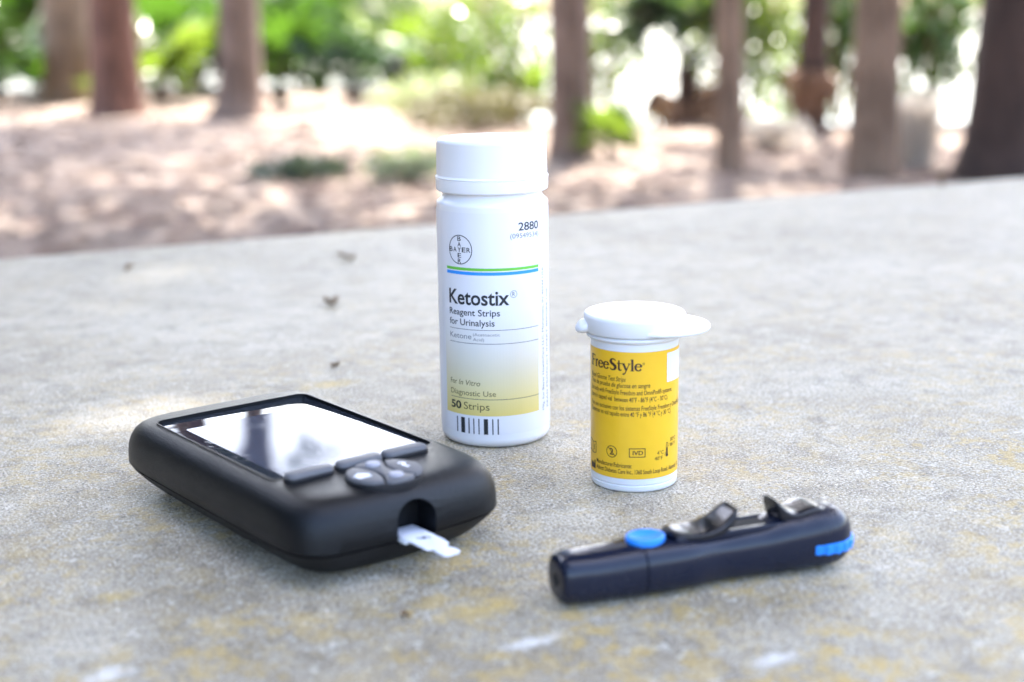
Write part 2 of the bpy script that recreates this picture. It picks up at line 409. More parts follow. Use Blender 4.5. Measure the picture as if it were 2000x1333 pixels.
for a, b in ((-44.1, -42.7), (-38.4, -33.5), (-29.4, -28), (-23.8, -22.6), (-18.2, -17), (-12.5, -8.1), (-3.8, -2.6), (1.6, 2.9)):
    W.rect('barcode_bar', a, b, 4.95, 10.2, m_ink, .04)
cu, cv = W.deg(-35.6), 65.5
ring = W.strokes('emblem_ring', [(circ(cu, cv, 4.45, 4.6, 48), .27, True)], m_ink)
def glyphs_cross():
    for i, ch in enumerate('BAYER'):
        if i != 2:
            W.text(ch, -49.2 + i * 5.45, -49.2 + i * 5.45 + 4.3, 64.75, 1.5, m_ink, .012, name='emblem_letter')
    for i, ch in enumerate('BAYER'):
        zc = 69.0 - i * 1.78 - .72
        W.text(ch, -36.0 - 2.1, -36.0 + 2.1, zc if i != 2 else 64.75, 1.42, m_ink, .012, name='emblem_letter')
glyphs_cross()

# ------------------------------------------------------------------ small vial with yellow label
VX, VY = 36.41 * MM, 411.75 * MM
vial = thing('test_strip_vial', 'short white vial with flip lid and bright yellow label', 'vial', (VX, VY, TZ))
VANG = math.atan2(-VY, -VX); VR = 13.1
link('body', lathe('body', [(.01, .5), (10.6, .5), (11.3, 0), (11.9, 0)] + arc(11.9, 1.0, 1.0, -85, 0, 5) + [(12.92, 1.9), (12.72, 2.1), (12.72, 2.35), (12.95, 2.6), (13.0, 4.0), (13.05, 43.6), (13.15, 44.8), (13.9, 45.3)] + arc(13.8, 46.0, .7, -60, 80, 5) + [(13.2, 46.9), (13.0, 47.6)], m_white, 128), vial)
vl = link('label', lathe('label', [(VR, 4.35), (VR + .03, 42.7)], m_yel, 160, 180, False, False), vial)
tabA = R(-4)
lid = link('lid', lathe('lid', [(13.3, 47.3), (14.9, 47.0), (15.2, 47.4), (15.05, 51.2)] + arc(13.9, 51.3, 1.15, 0, 90, 6) + [(8, 52.75), (.02, 52.8)], m_capw, 128, 40, False, True), vial)
tb = lathe('thumb_tab', [(.02, 47.25), (14.6, 47.25)] + arc(14.6, 48.0, .75, -90, 90, 6) + [(12, 48.9), (.02, 49.0)], m_capw, 96)
link('thumb_tab', tb, lid, (Vector((math.cos(tabA) * 7.0, math.sin(tabA) * 7.0, 0)) * MM))
hg = [[(x, y * math.cos(a) * 1.0, z + math.sin(a) * b) for y, b in ((w_, h_),) for a in [2 * math.pi * k / 20 for k in range(20)]] for x, w_, h_, z in ((-14.6, 4.4, 2.2, 48.4), (-15.8, 4.2, 2.0, 48.2), (-16.8, 3.6, 1.5, 47.8), (-17.4, 2.4, .8, 47.5), (-17.6, 1.2, .35, 47.4))]
link('hinge', rings_mesh('hinge', hg, m_capw, 60), lid, (0, 0, 0), (0, 0, R(4)))
Y = Wrap(VR + .03, VANG, vl)
# serif wordmark drawn as pen strokes (unit = x-height)
def sv(*p): return list(p)
def ell(cx, cy, rx, ry, a0, a1, n, wl, wt):
    P = []; Wd = []
    for i in range(n + 1):
        a = R(a0 + (a1 - a0) * i / n); P.append((cx + rx * math.cos(a), cy + ry * math.sin(a))); Wd.append(wt + (wl - wt) * abs(math.cos(a)) ** 1.3)
    return P, Wd
GL = {
 'F': (1.0, [([(.26, 0), (.26, 1.5)], .22), ([(.04, 1.46), (.93, 1.46)], .10), ([(.93, 1.5), (.95, 1.2)], [.10, .05]), ([(.26, .8), (.74, .8)], .10), ([(.74, .95), (.74, .65)], .07), ([(.04, .04), (.52, .04)], .08)]),
 'r': (.66, [([(.22, 0), (.22, .98)], .2), ([(.03, .04), (.45, .04)], .08), ([(.02, .93), (.22, .96)], .08), ([(.27, .68), (.40, .90), (.60, .93)], [.08, .14, .2])]),
 'e': (.90, [(*ell(.45, .5, .35, .45, 8, 330, 26, .2, .10),), ([(.15, .56), (.82, .56)], .085)]),
 'S': (1.0, [([(.84, 1.22), (.74, 1.40), (.52, 1.47), (.30, 1.38), (.20, 1.15), (.32, .92), (.55, .76), (.78, .58), (.84, .34), (.72, .12), (.46, .03), (.22, .10), (.12, .32)], [.06, .11, .13, .2, .26, .28, .28, .28, .26, .2, .13, .11, .06])]),
 't': (.68, [([(.28, 1.34), (.28, .22), (.36, .07), (.50, .05), (.64, .12)], [.12, .2, .17, .13, .06]), ([(.03, .95), (.62, .95)], .10)]),
 'y': (.95, [([(.14, .96), (.50, .08)], .2), ([(.86, .96), (.50, .05), (.36, -.30), (.20, -.44), (.05, -.40)], [.08, .1, .11, .14, .16]), ([(-.03, .96), (.33, .96)], .08), ([(.68, .96), (1.0, .96)], .08)]),
 'l': (.52, [([(.26, 0), (.26, 1.55)], .2), ([(.06, .04), (.48, .04)], .08), ([(.06, 1.48), (.26, 1.53)], .08)]),
}
adv = sum(GL[ch][0] for ch in 'FreeStyle'); u0, u1 = Y.deg(-71), Y.deg(9.8); sx_ = (u1 - u0) / adv; sy = 2.25
cx = u0
for ch in 'FreeStyle':
    a_, sts = GL[ch]
    V = []; F = []
    for st in sts:
        v, f = ribbon(st[0], [q * 1.3 for q in st[1]] if isinstance(st[1], list) else st[1] * 1.3); b = len(V); V += [(cx + x * sx_, 37.15 + y * sy) for x, y in v]; F += [tuple(i + b for i in q) for q in f]
    # one object per letter, each stroke a hair above the last
    bmx = Y.build('wordmark_letter', V, F, m_brown, .05)
    cx += a_ * sx_
Y.strokes('registered_dot', [(circ(Y.deg(11.6), 39.3, .28, None, 12), .14, True)], m_brown)
L0 = -71
def yt(s, d1, z, cap=1.35, d0=L0, sh=0.0, bold=.004): return Y.text(s, d0, d1, z, cap, m_brown, bold, sh)
yt('Blood Glucose Test Strips', -11.1, 33.9, sh=.2); yt('Tiras de prueba de glucosa en sangre', 20.5, 32.1, sh=.2)
yt('Use only with FreeStyle Freedom and OmniPod\u00ae systems.', 56.2, 29.95); yt('Store in capped vial  between 40\u00b0F - 86\u00b0F (4\u00b0C - 30\u00b0C).', 47.9, 27.85)
yt('Para uso exclusivo con los sistemas FreeStyle Freedom y OmniPod\u00ae', 82, 25.3); yt('Conservar en vial tapado entre 40 \u00b0F y 86 \u00b0F (4 \u00b0C y 30 \u00b0C).', 54.7, 23.45)
yt('Manufacturer/Fabricante:', -3, 7.8, 1.3, -57); yt('Abbott Diabetes Care Inc., 1360 South Loop Road, Alameda, CA', 78, 5.95, 1.3, -57)
Y.rect('white_code_patch', 46, 84, 33.0, 41.7, m_paper, .05)
def dz(d, z): return (Y.deg(d), z)
# booklet symbol, single-use symbol, diagnostic box, thermometer, factory
Y.strokes('booklet_symbol', [([dz(-80, 13.9), dz(-74, 14.3), dz(-67, 13.6), dz(-58.5, 14.0), dz(-58.5, 10.6), dz(-67, 10.2), dz(-74, 10.9), dz(-80, 10.5)], .2, True), ([dz(-74, 14.2), dz(-74, 10.9)], .16), ([dz(-67, 13.6), dz(-67, 10.3)], .16), ([dz(-62.6, 12.9), dz(-62.6, 11.3)], .28)], m_brown)
Y.strokes('single_use_symbol', [(circ(Y.deg(-30), 12.35, 1.72, 1.72), .2, True), ([dz(-35.2, 13.6), dz(-24.6, 11.1)], .2)], m_brown); Y.text('2', -33.3, -27, 11.4, 1.95, m_brown, .004, lift=.06)
Y.strokes('box_outline', [([dz(-5.9, 11.2), dz(14.3, 11.2), dz(14.3, 13.75), dz(-5.9, 13.75)], .22, True)], m_brown); Y.text('IVD', -1.6, 11.6, 11.85, 1.25, m_brown, .016)
Y.strokes('thermometer_symbol', [([dz(46.2, 11.2), dz(46.2, 14.6), dz(48.6, 14.6), dz(48.6, 11.2)], .14), ([dz(47.4, 13.0), dz(47.4, 11.0)], .42), (circ(Y.deg(47.4), 10.8, .28, None, 14), .5, True), ([dz(44.8, 11.8), dz(43.2, 10.8)], .12), ([dz(50.2, 13.2), dz(52, 14.2)], .12)], m_brown)
Y.text('4\u00b0C', 31.1, 41.5, 11.45, 1.05, m_brown); Y.text('40\u00b0F', 27.5, 39.8, 9.8, 1.05, m_brown); Y.text('30\u00b0C', 53.8, 67, 14.7, 1.05, m_brown); Y.text('86\u00b0F', 54, 66.3, 13.1, 1.05, m_brown)
fa = [(-73.5, 5.5), (-60.3, 5.5), (-60.3, 8.1), (-63, 8.1), (-63, 6.9), (-66.5, 7.6), (-66.5, 6.9), (-70, 7.6), (-70, 6.9), (-73.5, 7.6)]
Y.build('factory_symbol', [dz(*p) for p in fa], [tuple(range(len(fa)))], m_brown, .05)

# ------------------------------------------------------------------ glucose meter
MO = Vector((-63.5, 391.7, 0)) * MM; MA = R(-51.9)
meter = thing('glucose_meter', 'charcoal handheld meter with glossy screen and grey rubber keys', 'glucose meter', (MO.x, MO.y, TZ), MA)
NP = 120; AX, BYH, MCX = 55.0, 32.6, 5.2
def outline(ins, z, n=9.0, bul=3.0):
    ax, by = AX - ins, BYH - ins; out = []
    for i in range(NP):
        a = 2 * math.pi * i / NP; c_, s_ = math.cos(a), math.sin(a)
        x = ax * math.copysign(abs(c_) ** (2 / n), c_); y = by * math.copysign(abs(s_) ** (2 / n), s_)
        x += (bul if x > 0 else -1.2) * (1 - (y / by) ** 2) * min(abs(x) / ax, 1) ** 2
        out.append((MCX + x, y, z))
    return out
low = [(17, 0), (10.8, .1), (8.7, .7), (6.6, 1.9), (4.5, 3.7), (2.6, 5.7), (1.1, 7.5), (.45, 8.5), (1.3, 8.7)]
lsh = rings_mesh('lower_shell', [outline(i, z) for i, z in low], m_under, 50)
upp = [(1.3, 8.7), (.35, 8.95), (.0, 9.4), (.05, 12.5), (.35, 15.2), (1.0, 17.4), (2.0, 19.3), (3.4, 20.7), (5.0, 21.5), (6.6, 21.9), (8.6, 22.1), (14, 22.28), (22, 22.35)]
ush = rings_mesh('upper_shell', [outline(i, z) for i, z in upp], m_shell, 50)
PZ = 20.4
pocket = prism('c1', rrect(-37, 35.5, -25.3, 25.3, 3.2), PZ, 26, m_gloss)
arch = [(-5.9, 7.7), (5.9, 7.7), (5.9, 13.6)] + [(5.9 * math.cos(R(a)), 13.6 + 4.9 * math.sin(R(a))) for a in range(15, 180, 15)] + [(-5.9, 13.6)]
av = [(54.5, y, z) for y, z in arch] + [(75, y, z) for y, z in arch]; na = len(arch)
af = [tuple(range(na - 1, -1, -1)), tuple(range(na, 2 * na))] + [(i, (i + 1) % na, na + (i + 1) % na, na + i) for i in range(na)]
archm = new_mesh('c2', [Vector(v) * MM for v in av], af, m_hole)
ush = boolean(ush, [pocket, archm]); ush.shade_smooth(); ush.set_sharp_from_angle(angle=R(42))
us = link('upper_shell', ush, meter)
lsh = boolean(lsh, [new_mesh('c3', [Vector(v) * MM for v in av], af, m_hole)]); lsh.shade_smooth(); lsh.set_sharp_from_angle(angle=R(42)); link('lower_shell', lsh, meter)
# raised trim round the screen
o1 = rrect(-37.35, 35.9, -25.6, 25.6, 3.45); i1 = rrect(-36.9, 35.4, -25.2, 25.2, 3.1); nn_ = len(o1)
V = [(x, y, 21.2) for x, y in o1] + [(x, y, 22.2) for x, y in o1] + [(x, y, 22.2) for x, y in i1] + [(x, y, 20.5) for x, y in i1]
F = [(a * nn_ + i, a * nn_ + (i + 1) % nn_, (a + 1) * nn_ + (i + 1) % nn_, (a + 1) * nn_ + i) for a in range(3) for i in range(nn_)]
link('screen_trim', new_mesh('screen_trim', [Vector(v) * MM for v in V], F, m_gloss, 30), meter)
gl = link('screen_glass', prism('screen_glass', rrect(-36.7, 35.2, -25.0, 25.0, 2.9), PZ, 21.35, m_glass, .25, 30), meter)
link('display', prism('display', rrect(-25.5, 32.5, -20.6, 20.6, .6), 21.30, 21.39, m_lcd, 0, 30), gl)
# soft keys
for yc in (-16.6, -1.4, 13.0):
    k_ = prism('soft_key', rrect(35.9, 40.4, yc - 6.8, yc + 6.8, 1.9), 21.6, 24.1, m_key, .8, 40)
    link('soft_key', k_, meter)
    link('key_skirt', prism('key_skirt', rrect(35.6, 40.8, yc - 7.1, yc + 7.1, 2.1), 21.5, 22.9, m_keyd, .2, 40), meter)
# round keypad: two lens-shaped side pads, a waisted middle pad with two round nubs
KX, KY, KA, KB = 50.3, -1.3, 9.3, 10.2
link('keypad_base', prism('keypad_base', circ(KX, KY, KA + .5, KB + .5, 48), 20.5, 22.75, m_keyd, .3, 40), meter)
def pad(side):
    P = []
    xs_ = np.linspace(-.93, .93, 15)
    bnd = lambda x: 2.6 + .042 * x * x
    inner = [(KX + x * KA, KY + side * bnd(x * KA)) for x in xs_ if bnd(x * KA) < KB * math.sqrt(1 - x * x)]
    xe = inner[-1][0] - KX; a1 = math.acos(xe / KA)
    xb = inner[0][0] - KX; a0 = math.acos(xb / KA)
    outer = [(KX + KA * math.cos(a1 + (a0 - a1) * k / 14), KY + side * KB * math.sin(a1 + (a0 - a1) * k / 14)) for k in range(15)]
    P = inner + outer[1:-1] if side > 0 else inner + outer[1:-1]
    area = sum(P[i][0] * P[(i + 1) % len(P)][1] - P[(i + 1) % len(P)][0] * P[i][1] for i in range(len(P)))
    return P if area > 0 else P[::-1]
def midpad():
    bnd = lambda x: 1.9 + .042 * x * x
    xs_ = [x for x in np.linspace(-.97, .97, 25) if bnd(x * KA) < KB * math.sqrt(1 - x * x)]
    a = [(KX + x * KA, KY - bnd(x * KA)) for x in xs_]; b = [(KX + x * KA, KY + bnd(x * KA)) for x in xs_[::-1]]
    e = []
    x1 = xs_[-1] * KA; y1 = bnd(x1); ae = math.atan2(y1 / KB, x1 / KA)
    e1 = [(KX + KA * math.cos(v), KY + KB * math.sin(v)) for v in np.linspace(-ae, ae, 8)[1:-1]]
    e2 = [(KX - KA * math.cos(v), KY - KB * math.sin(v)) for v in np.linspace(-ae, ae, 8)[1:-1]]
    return a + e1 + b + e2
pads = []
for nm, P in (('side_pad', pad(-1)), ('side_pad', pad(1)), ('centre_pad', midpad())):
    pads.append(link(nm, prism(nm, P, 22.0, 23.7, m_key, .45, 40), meter))
for dx in (-5.6, 5.4):
    link('nub', lathe('nub', [(2.1, 23.5), (2.05, 23.9)] + arc(1.45, 23.8, .6, 20, 90, 4) + [(.02, 24.45)], m_nub, 32, 50), pads[2], (Vector((KX + dx, KY, 0)) * MM))
hs = [(-2.6, -2.0), (2.6, -2.0), (2.6, .6), (3.4, .6), (0, 3.4), (-3.4, .6), (-2.6, .6)]
def flat(name, P, z, m, par): return link(name, prism(name, P, z, z + .05, m), par)
flat('house_icon', [(KX + .6 - y * .75, KY - 7.0 + x * .75) for x, y in hs], 23.7, m_icon, pads[0])
Vt, Ft = text_mesh('?', .03)
sc_ = 4.2 / CAP
link('question_mark', new_mesh('question_mark', [Vector((KX + 1.6 - y * sc_, KY + 5.2 + x * sc_ * 1.25, 23.75)) * MM for x, y in Vt], Ft, m_icon), pads[1])
# small recesses in the lower shell
for (x, y, rz) in ((-20, -28.2, -90), (30, -28.2, -90), (54.5, 19.5, 8)):
    d_ = Vector((math.cos(R(rz)), math.sin(R(rz)), 0)); s_ = Vector((-d_.y, d_.x, 0))
    V = [Vector((x, y, z)) + s_ * a + d_ * b for b in (-1.5, 1.35) for a, z in ((-1.4, 4.9), (1.4, 4.9), (1.4, 7.6), (-1.4, 7.6))]
    link('notch', new_mesh('notch', [v * MM for v in V], [(0, 1, 2, 3), (7, 6, 5, 4), (0, 4, 5, 1), (1, 5, 6, 2), (2, 6, 7, 3), (3, 7, 4, 0)], m_hole), meter)

# ------------------------------------------------------------------ test strip standing out of the meter's port
strip = thing('test_strip', 'white plastic test strip sticking out of the meter port', 'test strip', (MO.x, MO.y, TZ), MA)
so_ = [(55.5, -4.0), (72.5, -4.0), (73.2, -2.9), (75.2, -2.9), (75.8, -3.3), (78.6, -3.0), (79.3, -2), (79.1, 1.2), (78.4, 1.9), (75.8, 1.9), (75.2, 1.3), (73.2, 1.3), (72.5, 2.8), (70, 3.4), (55.5, 3.4)]
link('strip_blade', prism('strip_blade', so_, 8.75, 9.2, m_strip, .08, 40), strip)
link('strip_under_layer', prism('strip_under_layer', rrect(55.5, 64.4, -4.9, 4.3, .3), 8.15, 8.73, mat('clear_plastic_layer', (.55, .58, .6), .25), .05, 40), strip)
arrow = [(64.2, -1.4), (65.6, -.2), (65.6, -.9), (67.4, -.9), (67.4, .5), (65.6, .5), (65.6, 1.1)]
Vt, Ft = ribbon([(64.6, -1.6), (66.0, -.2), (65.2, .3), (66.8, 1.4)], [.5, .8, .7, .5])
link('printed_mark', new_mesh('printed_mark', [Vector((x, y, 9.23)) * MM for x, y in Vt], Ft, m_ink), strip)

# ------------------------------------------------------------------ lancing device
PA = R(20.3)
pen = thing('lancing_device', 'dark navy lancing pen with blue release button and blue depth dial', 'lancing device', (9.6 * MM, 318.6 * MM, TZ), PA)
def sect(x, w_, hh, zc, n=2.7, N=56, flat_=0.0):
    out = []
    for i in range(N):
        a = 2 * math.pi * i / N; c_, s_ = math.cos(a), math.sin(a)
        y = w_ * math.copysign(abs(c_) ** (2 / n), c_); z = zc + hh * math.copysign(abs(s_) ** (2 / n), s_)
        out.append((x, y, z))
    return out
def ip(tab, x):
    for (x0, *a), (x1, *b) in zip(tab, tab[1:]):
        if x <= x1:
            k = (x - x0) / (x1 - x0); k = k * k * (3 - 2 * k); return [u + (v - u) * k for u, v in zip(a, b)]
    return tab[-1][1:]
PT = [(2.5, 6.3, 6.0, 6.5), (10, 6.9, 6.2, 6.4), (21, 7.3, 6.5, 6.55), (32, 7.5, 6.6, 6.6), (43, 6.1, 6.2, 6.4), (53, 6.5, 6.5, 6.6), (63, 8.0, 7.5, 7.5), (71, 8.5, 8.0, 8.0), (75, 8.0, 7.7, 8.0)]
capr = [sect(1.6, 1.3, 1.3, 6.2), sect(.15, 1.4, 1.4, 6.2), sect(0, 4.4, 4.2, 6.3), sect(.25, 5.2, 4.9, 6.35), sect(1.0, 5.9, 5.6, 6.4)] + [sect(x, *ip(PT, x)) for x in (2.5, 5, 8, 11, 14, 17, 20, 20.9)] + [sect(21.1, 6.9, 6.2, 6.55)]
link('end_cap', rings_mesh('end_cap', capr, m_navy, 45), pen)
link('lancet_hole', rings_mesh('lancet_hole', [sect(-.02, 1.5, 1.5, 6.2, 2), sect(.1, 1.5, 1.5, 6.2, 2)], m_hole, 40), pen)
bodyr = [sect(21.1, 6.9, 6.2, 6.55), sect(21.35, 7.25, 6.45, 6.55)] + [sect(x, *ip(PT, x)) for x in np.linspace(22.5, 75, 35)] + [sect(x, w_, h_, z_) for x, w_, h_, z_ in ((76.8, 7.0, 7.0, 7.8), (78.2, 6.1, 6.3, 7.7), (79.1, 4.9, 5.2, 7.6), (79.5, 3.0, 3.4, 7.5))]
link('barrel', rings_mesh('barrel', bodyr, m_navy, 45), pen)
link('release_button', lathe('release_button', [(5.0, 11.9), (5.05, 13.7)] + arc(4.5, 13.7, .55, 10, 90, 4) + [(4.0, 14.15), (3.0, 13.85), (1.5, 13.7), (.02, 13.65)], m_bluep, 56, 40), pen, Vector((23.6, 0, 0)) * MM)
pen.children[-1].scale = (1, .82, 1)
def swept(name, tab, m, N=40, n=5.0):
    rg = []
    for x, w_, zb, zt in tab: rg.append(sect(x, w_, (zt - zb) / 2, (zt + zb) / 2, n, N))
    return rings_mesh(name, rg, m, 50)
sl_ = [(x - 2.0, w_, a_, b_) for x, w_, a_, b_ in [(31.0, 1.2, 13.9, 14.5), (31.6, 2.6, 13.5, 14.8), (33, 4.0, 13.0, 14.7), (35.5, 4.8, 12.7, 14.35), (38.5, 5.1, 12.5, 14.2), (41.5, 5.1, 12.5, 14.5), (44, 5.0, 12.7, 15.3), (46, 4.8, 13.4, 16.5), (47.6, 4.5, 14.6, 17.8), (48.7, 4.0, 16.3, 18.6), (49.2, 3.3, 17.6, 18.7)]]
link('cocking_slider', swept('cocking_slider', sl_, m_slide), pen)
fn = [(x + 1.8, w_, a_ + .5, b_ + .6) for x, w_, a_, b_ in [(56.2, 3.2, 17.6, 18.4), (56.6, 3.8, 16.0, 18.5), (57.4, 4.2, 13.2, 17.9), (58.6, 4.4, 12.6, 16.6), (60.4, 4.6, 12.6, 15.3), (62.5, 4.7, 12.8, 15.0), (65, 4.8, 13.0, 15.7), (67.5, 4.8, 13.2, 16.0), (69.5, 4.4, 13.4, 15.5), (70.5, 3.2, 13.6, 14.8)]]
link('rear_grip', swept('rear_grip', fn, m_slide), pen)
link('slider_track', prism('slider_track', rrect(47, 58, -2.6, 2.6, .4), 12.0, 13.45, m_hole, .1), pen)
for s_ in (-1, 1): link('track_rail', prism('track_rail', rrect(30, 71, s_ * 3.7 - .8, s_ * 3.7 + .8, .5), 12.0, 13.75, m_navy, .35), pen)
NR = 126; dr = []
for z, e in ((5.3, .4), (5.5, 0), (7.6, 0), (7.8, .4)):
    dr.append([((9.7 - e - (.6 if (j // 3) % 2 else 0)) * math.cos(2 * math.pi * j / NR), (9.7 - e - (.6 if (j // 3) % 2 else 0)) * math.sin(2 * math.pi * j / NR), z) for j in range(NR)])
link('depth_dial', rings_mesh('depth_dial', dr, m_bluep, 30), pen, Vector((71.6, 0, 0)) * MM)

# ------------------------------------------------------------------ bits of debris on the table
def scrap(name, label, cat, x, y, length, width, curl, seed, rz):
    rnd = random.Random(seed); nx_, ny_ = 10, 5; V = []
    for i in range(nx_):
        for j in range(ny_):
            a = i / (nx_ - 1); b = j / (ny_ - 1) - .5; w_ = width * math.sin(math.pi * (.08 + .84 * a)) ** .7
            z = curl * (4 * b * b) + curl * .6 * math.sin(a * 5 + seed) + curl * .25 * rnd.uniform(-1, 1)
            V.append([(a - .5) * length * 1.0, b * w_ + .15 * width * math.sin(a * 6 + seed), z])
    zm = min(v[2] for v in V)
    for v in V: v[2] += -zm
    F = [(i * ny_ + j, (i + 1) * ny_ + j, (i + 1) * ny_ + j + 1, i * ny_ + j + 1) for i in range(nx_ - 1) for j in range(ny_ - 1)]
    th = .0005; n0 = len(V); V += [[v[0], v[1], v[2] + th] for v in V]; F2 = [tuple(k + n0 for k in f) for f in F]; F = [f[::-1] for f in F] + F2
    rim = [i * ny_ for i in range(nx_)] + [(nx_ - 1) * ny_ + j for j in range(1, ny_)] + [i * ny_ + ny_ - 1 for i in range(nx_ - 2, -1, -1)] + [j for j in range(ny_ - 2, 0, -1)]
    F += [(rim[k], rim[(k + 1) % len(rim)], rim[(k + 1) % len(rim)] + n0, rim[k] + n0) for k in range(len(rim))]
    tag(link(name, new_mesh(name, V, F, m_leafbit, 60), None, (x, y, TZ), (0, 0, rz)), label, cat)
scrap('leaf_scrap', 'curled brown leaf scrap lying on the concrete, farther from the bottle', 'leaf scrap', -.097, .827, .0105, .0045, .0016, 1, .1)
scrap('leaf_scrap', 'dark crumpled leaf scrap on the concrete between meter and far scrap', 'leaf scrap', -.089, .691, .0075, .004, .0018, 2, .5)
scrap('leaf_crumb', 'tiny brown crumb on the concrete behind the meter', 'leaf crumb', -.072, .561, .0035, .002, .0008, 3, -.4)
scrap('leaf_crumb', 'small dark fleck of leaf alone on the pale concrete', 'leaf crumb', -.218, .800, .005, .003, .0012, 4, .9)
scrap('leaf_curl', 'upright brown curl of leaf at the far edge of the table', 'leaf scrap', .345, 1.135, .006, .004, .006, 5, 1.2)
scrap('leaf_crumb', 'reddish crumb on the concrete between meter and lancing pen', 'leaf crumb', -.026, .312, .0022, .0012, .0005, 6, .3)

# ------------------------------------------------------------------ trees
def tube(pts, rads, N=14, wob=0.0, seed=0):
    V = []; F = []
    for i, (p, r_) in enumerate(zip(pts, rads)):
        p = Vector(p); q = Vector(pts[min(i + 1, len(pts) - 1)]) - Vector(pts[max(i - 1, 0)]); q.normalize()
        a = q.orthogonal().normalized() if abs(q.z) < .9 else (Vector((1, 0, 0)) - q * q.x).normalized(); b = q.cross(a)
        for j in range(N):
            th = 2 * math.pi * j / N; rr = r_ * (1 + wob * mnoise.noise(Vector((math.cos(th) * 1.5, math.sin(th) * 1.5, p.z * .8 + seed))))
            V.append(p + a * rr * math.cos(th) + b * rr * math.sin(th))
    for i in range(len(pts) - 1):
        for j in range(N): k = (j + 1) % N; F.append((i * N + j, i * N + k, (i + 1) * N + k, (i + 1) * N + j))
    return V, F
def leaf_cloud(blobs, n, size, seed, asp=.45):
    rs = np.random.RandomState(seed); V = []; F = []
    vol = np.array([b[3] * b[4] * b[5] for b in blobs]); vol = vol / vol.sum()
    idx = rs.choice(len(blobs), n, p=vol)
    d = rs.normal(size=(n, 3)); d /= np.linalg.norm(d, axis=1)[:, None]; rr = rs.uniform(.25, 1, n) ** .45
    for i in range(n):
        b = blobs[idx[i]]; c = np.array(b[:3]) + d[i] * rr[i] * np.array(b[3:6])
        ax = rs.normal(size=3); ax[2] -= .5; ax /= np.linalg.norm(ax); o = np.cross(ax, rs.normal(size=3)); o /= np.linalg.norm(o) + 1e-9
        s = size * rs.uniform(.6, 1.3); k = len(V)
        V += [c, c + ax * s * .5 + o * s * asp * .5, c + ax * s, c + ax * s * .5 - o * s * asp * .5]; F.append((k, k + 1, k + 2, k + 3))
    return V, F
def tree(label, x, y, dia, barkm, lean, H, crown_r, seed, flare=1.35, nleaf=6500, group='park trees along the shore', lowbranch=None):
    rnd = random.Random(seed); z0 = gz(x, y)
    o = thing('tree', label, 'tree', (x, y, z0), 0, group)
    hs_ = [-.15, 0, .08, .2, .4, .8, 1.5, 3, 4.5, 6, 7.5, H * .78]
    pts = []; rad = []
    for h in hs_:
        hh = max(h, 0); pts.append((lean[0] * hh + .05 * math.sin(h * .7 + seed), lean[1] * hh + .05 * math.cos(h * .6 + seed), h))
        rad.append(dia / 2 * (1 + (flare - 1) * math.exp(-hh / .13)) * (1 - .55 * max(h, 0) / (H * .8)))
    V, F = tube(pts, rad, 20, .16, seed)
    tp = Vector(pts[-1]); bl = []
    for k in range(6):
        a = rnd.uniform(0, 6.28) + k; st = Vector(pts[8 + k % 4]); e = st + Vector((math.cos(a) * crown_r * rnd.uniform(.5, .8), math.sin(a) * crown_r * rnd.uniform(.5, .8), rnd.uniform(1.2, 2.6)))
        mid = (st + e) / 2 + Vector((0, 0, -.2)); v2, f2 = tube([st, mid, e], [dia * .16, dia * .1, dia * .03], 7); b = len(V)
        V += v2; F += [tuple(i + b for i in f) for f in f2]; bl.append((*e, crown_r * .5, crown_r * .5, crown_r * .36))
    bl.append((tp.x, tp.y, tp.z, crown_r * .75, crown_r * .75, crown_r * .55)); bl.append((tp.x, tp.y, tp.z + crown_r * .5, crown_r * .5, crown_r * .5, crown_r * .4))
    link('trunk', new_mesh('trunk', V, F, m_bark[barkm], 180), o)
    V, F = leaf_cloud(bl, nleaf, .27, seed)
    link('crown', new_mesh('crown', V, F, m_crown), o)
    return o
tree('wide dim brown trunk partly behind the red-brown trunk', -5.05, 16.75, .58, 'tan', (.01, 0), 11, 3.8, 11, nleaf=4200)
tree('red-brown trunk in front of a wider dim trunk', -3.87, 14.3, .48, 'red', (-.012, 0), 11, 3.8, 12, 1.25, 3600)
tree('grey-brown trunk with a flared sunlit root beside palmettos', -2.50, 13.3, .40, 'grey', (.01, .0), 11, 3.8, 13, 1.75, 3600)
tree('slim grey trunk with a yellow-green plant at its foot', .37, 9.5, .275, 'grey', (-.008, 0), 12, 3.8, 14, 1.3, 6500)
tree('thinnest trunk, tan and straight, in front of the bright water', 1.26, 8.4, .165, 'tan', (.004, 0), 11, 2.8, 15, 1.1, 5000)
tree('tan-brown trunk leaning slightly beside pale dry straw', 2.05, 8.05, .275, 'tan', (.03, 0), 12, 3.4, 16, 1.15, 6000)
tree('thick dark trunk widening at its foot beside pale dry straw', 2.80, 7.85, .50, 'dark', (.05, .01), 13, 3.8, 17, 1.4, 7000)
# trees that stand out of frame and shade the table
tree('tall tree shading the table from beyond its left end', -2.6, 5.4, .34, 'grey', (0, 0), 11, 4.2, 18, 1.4, 14000)
tree('tall tree shading the table from beyond its right end', 3.0, 4.6, .36, 'grey', (-.06, 0), 11, 4.4, 19, 1.4, 14000)

for i, (x, y) in enumerate(((-3.6, -1.9), (-6.6, 1.6))):  # unseen trees, added to cut sky light from behind and from the left
    tree(['broad leafy tree behind the table, opposite the red-brown trunk', 'broad leafy tree off the left end of the table'][i], x, y, .4, 'grey', (0, 0), 10.5, 4.6, 30 + i, 1.4, 7000)

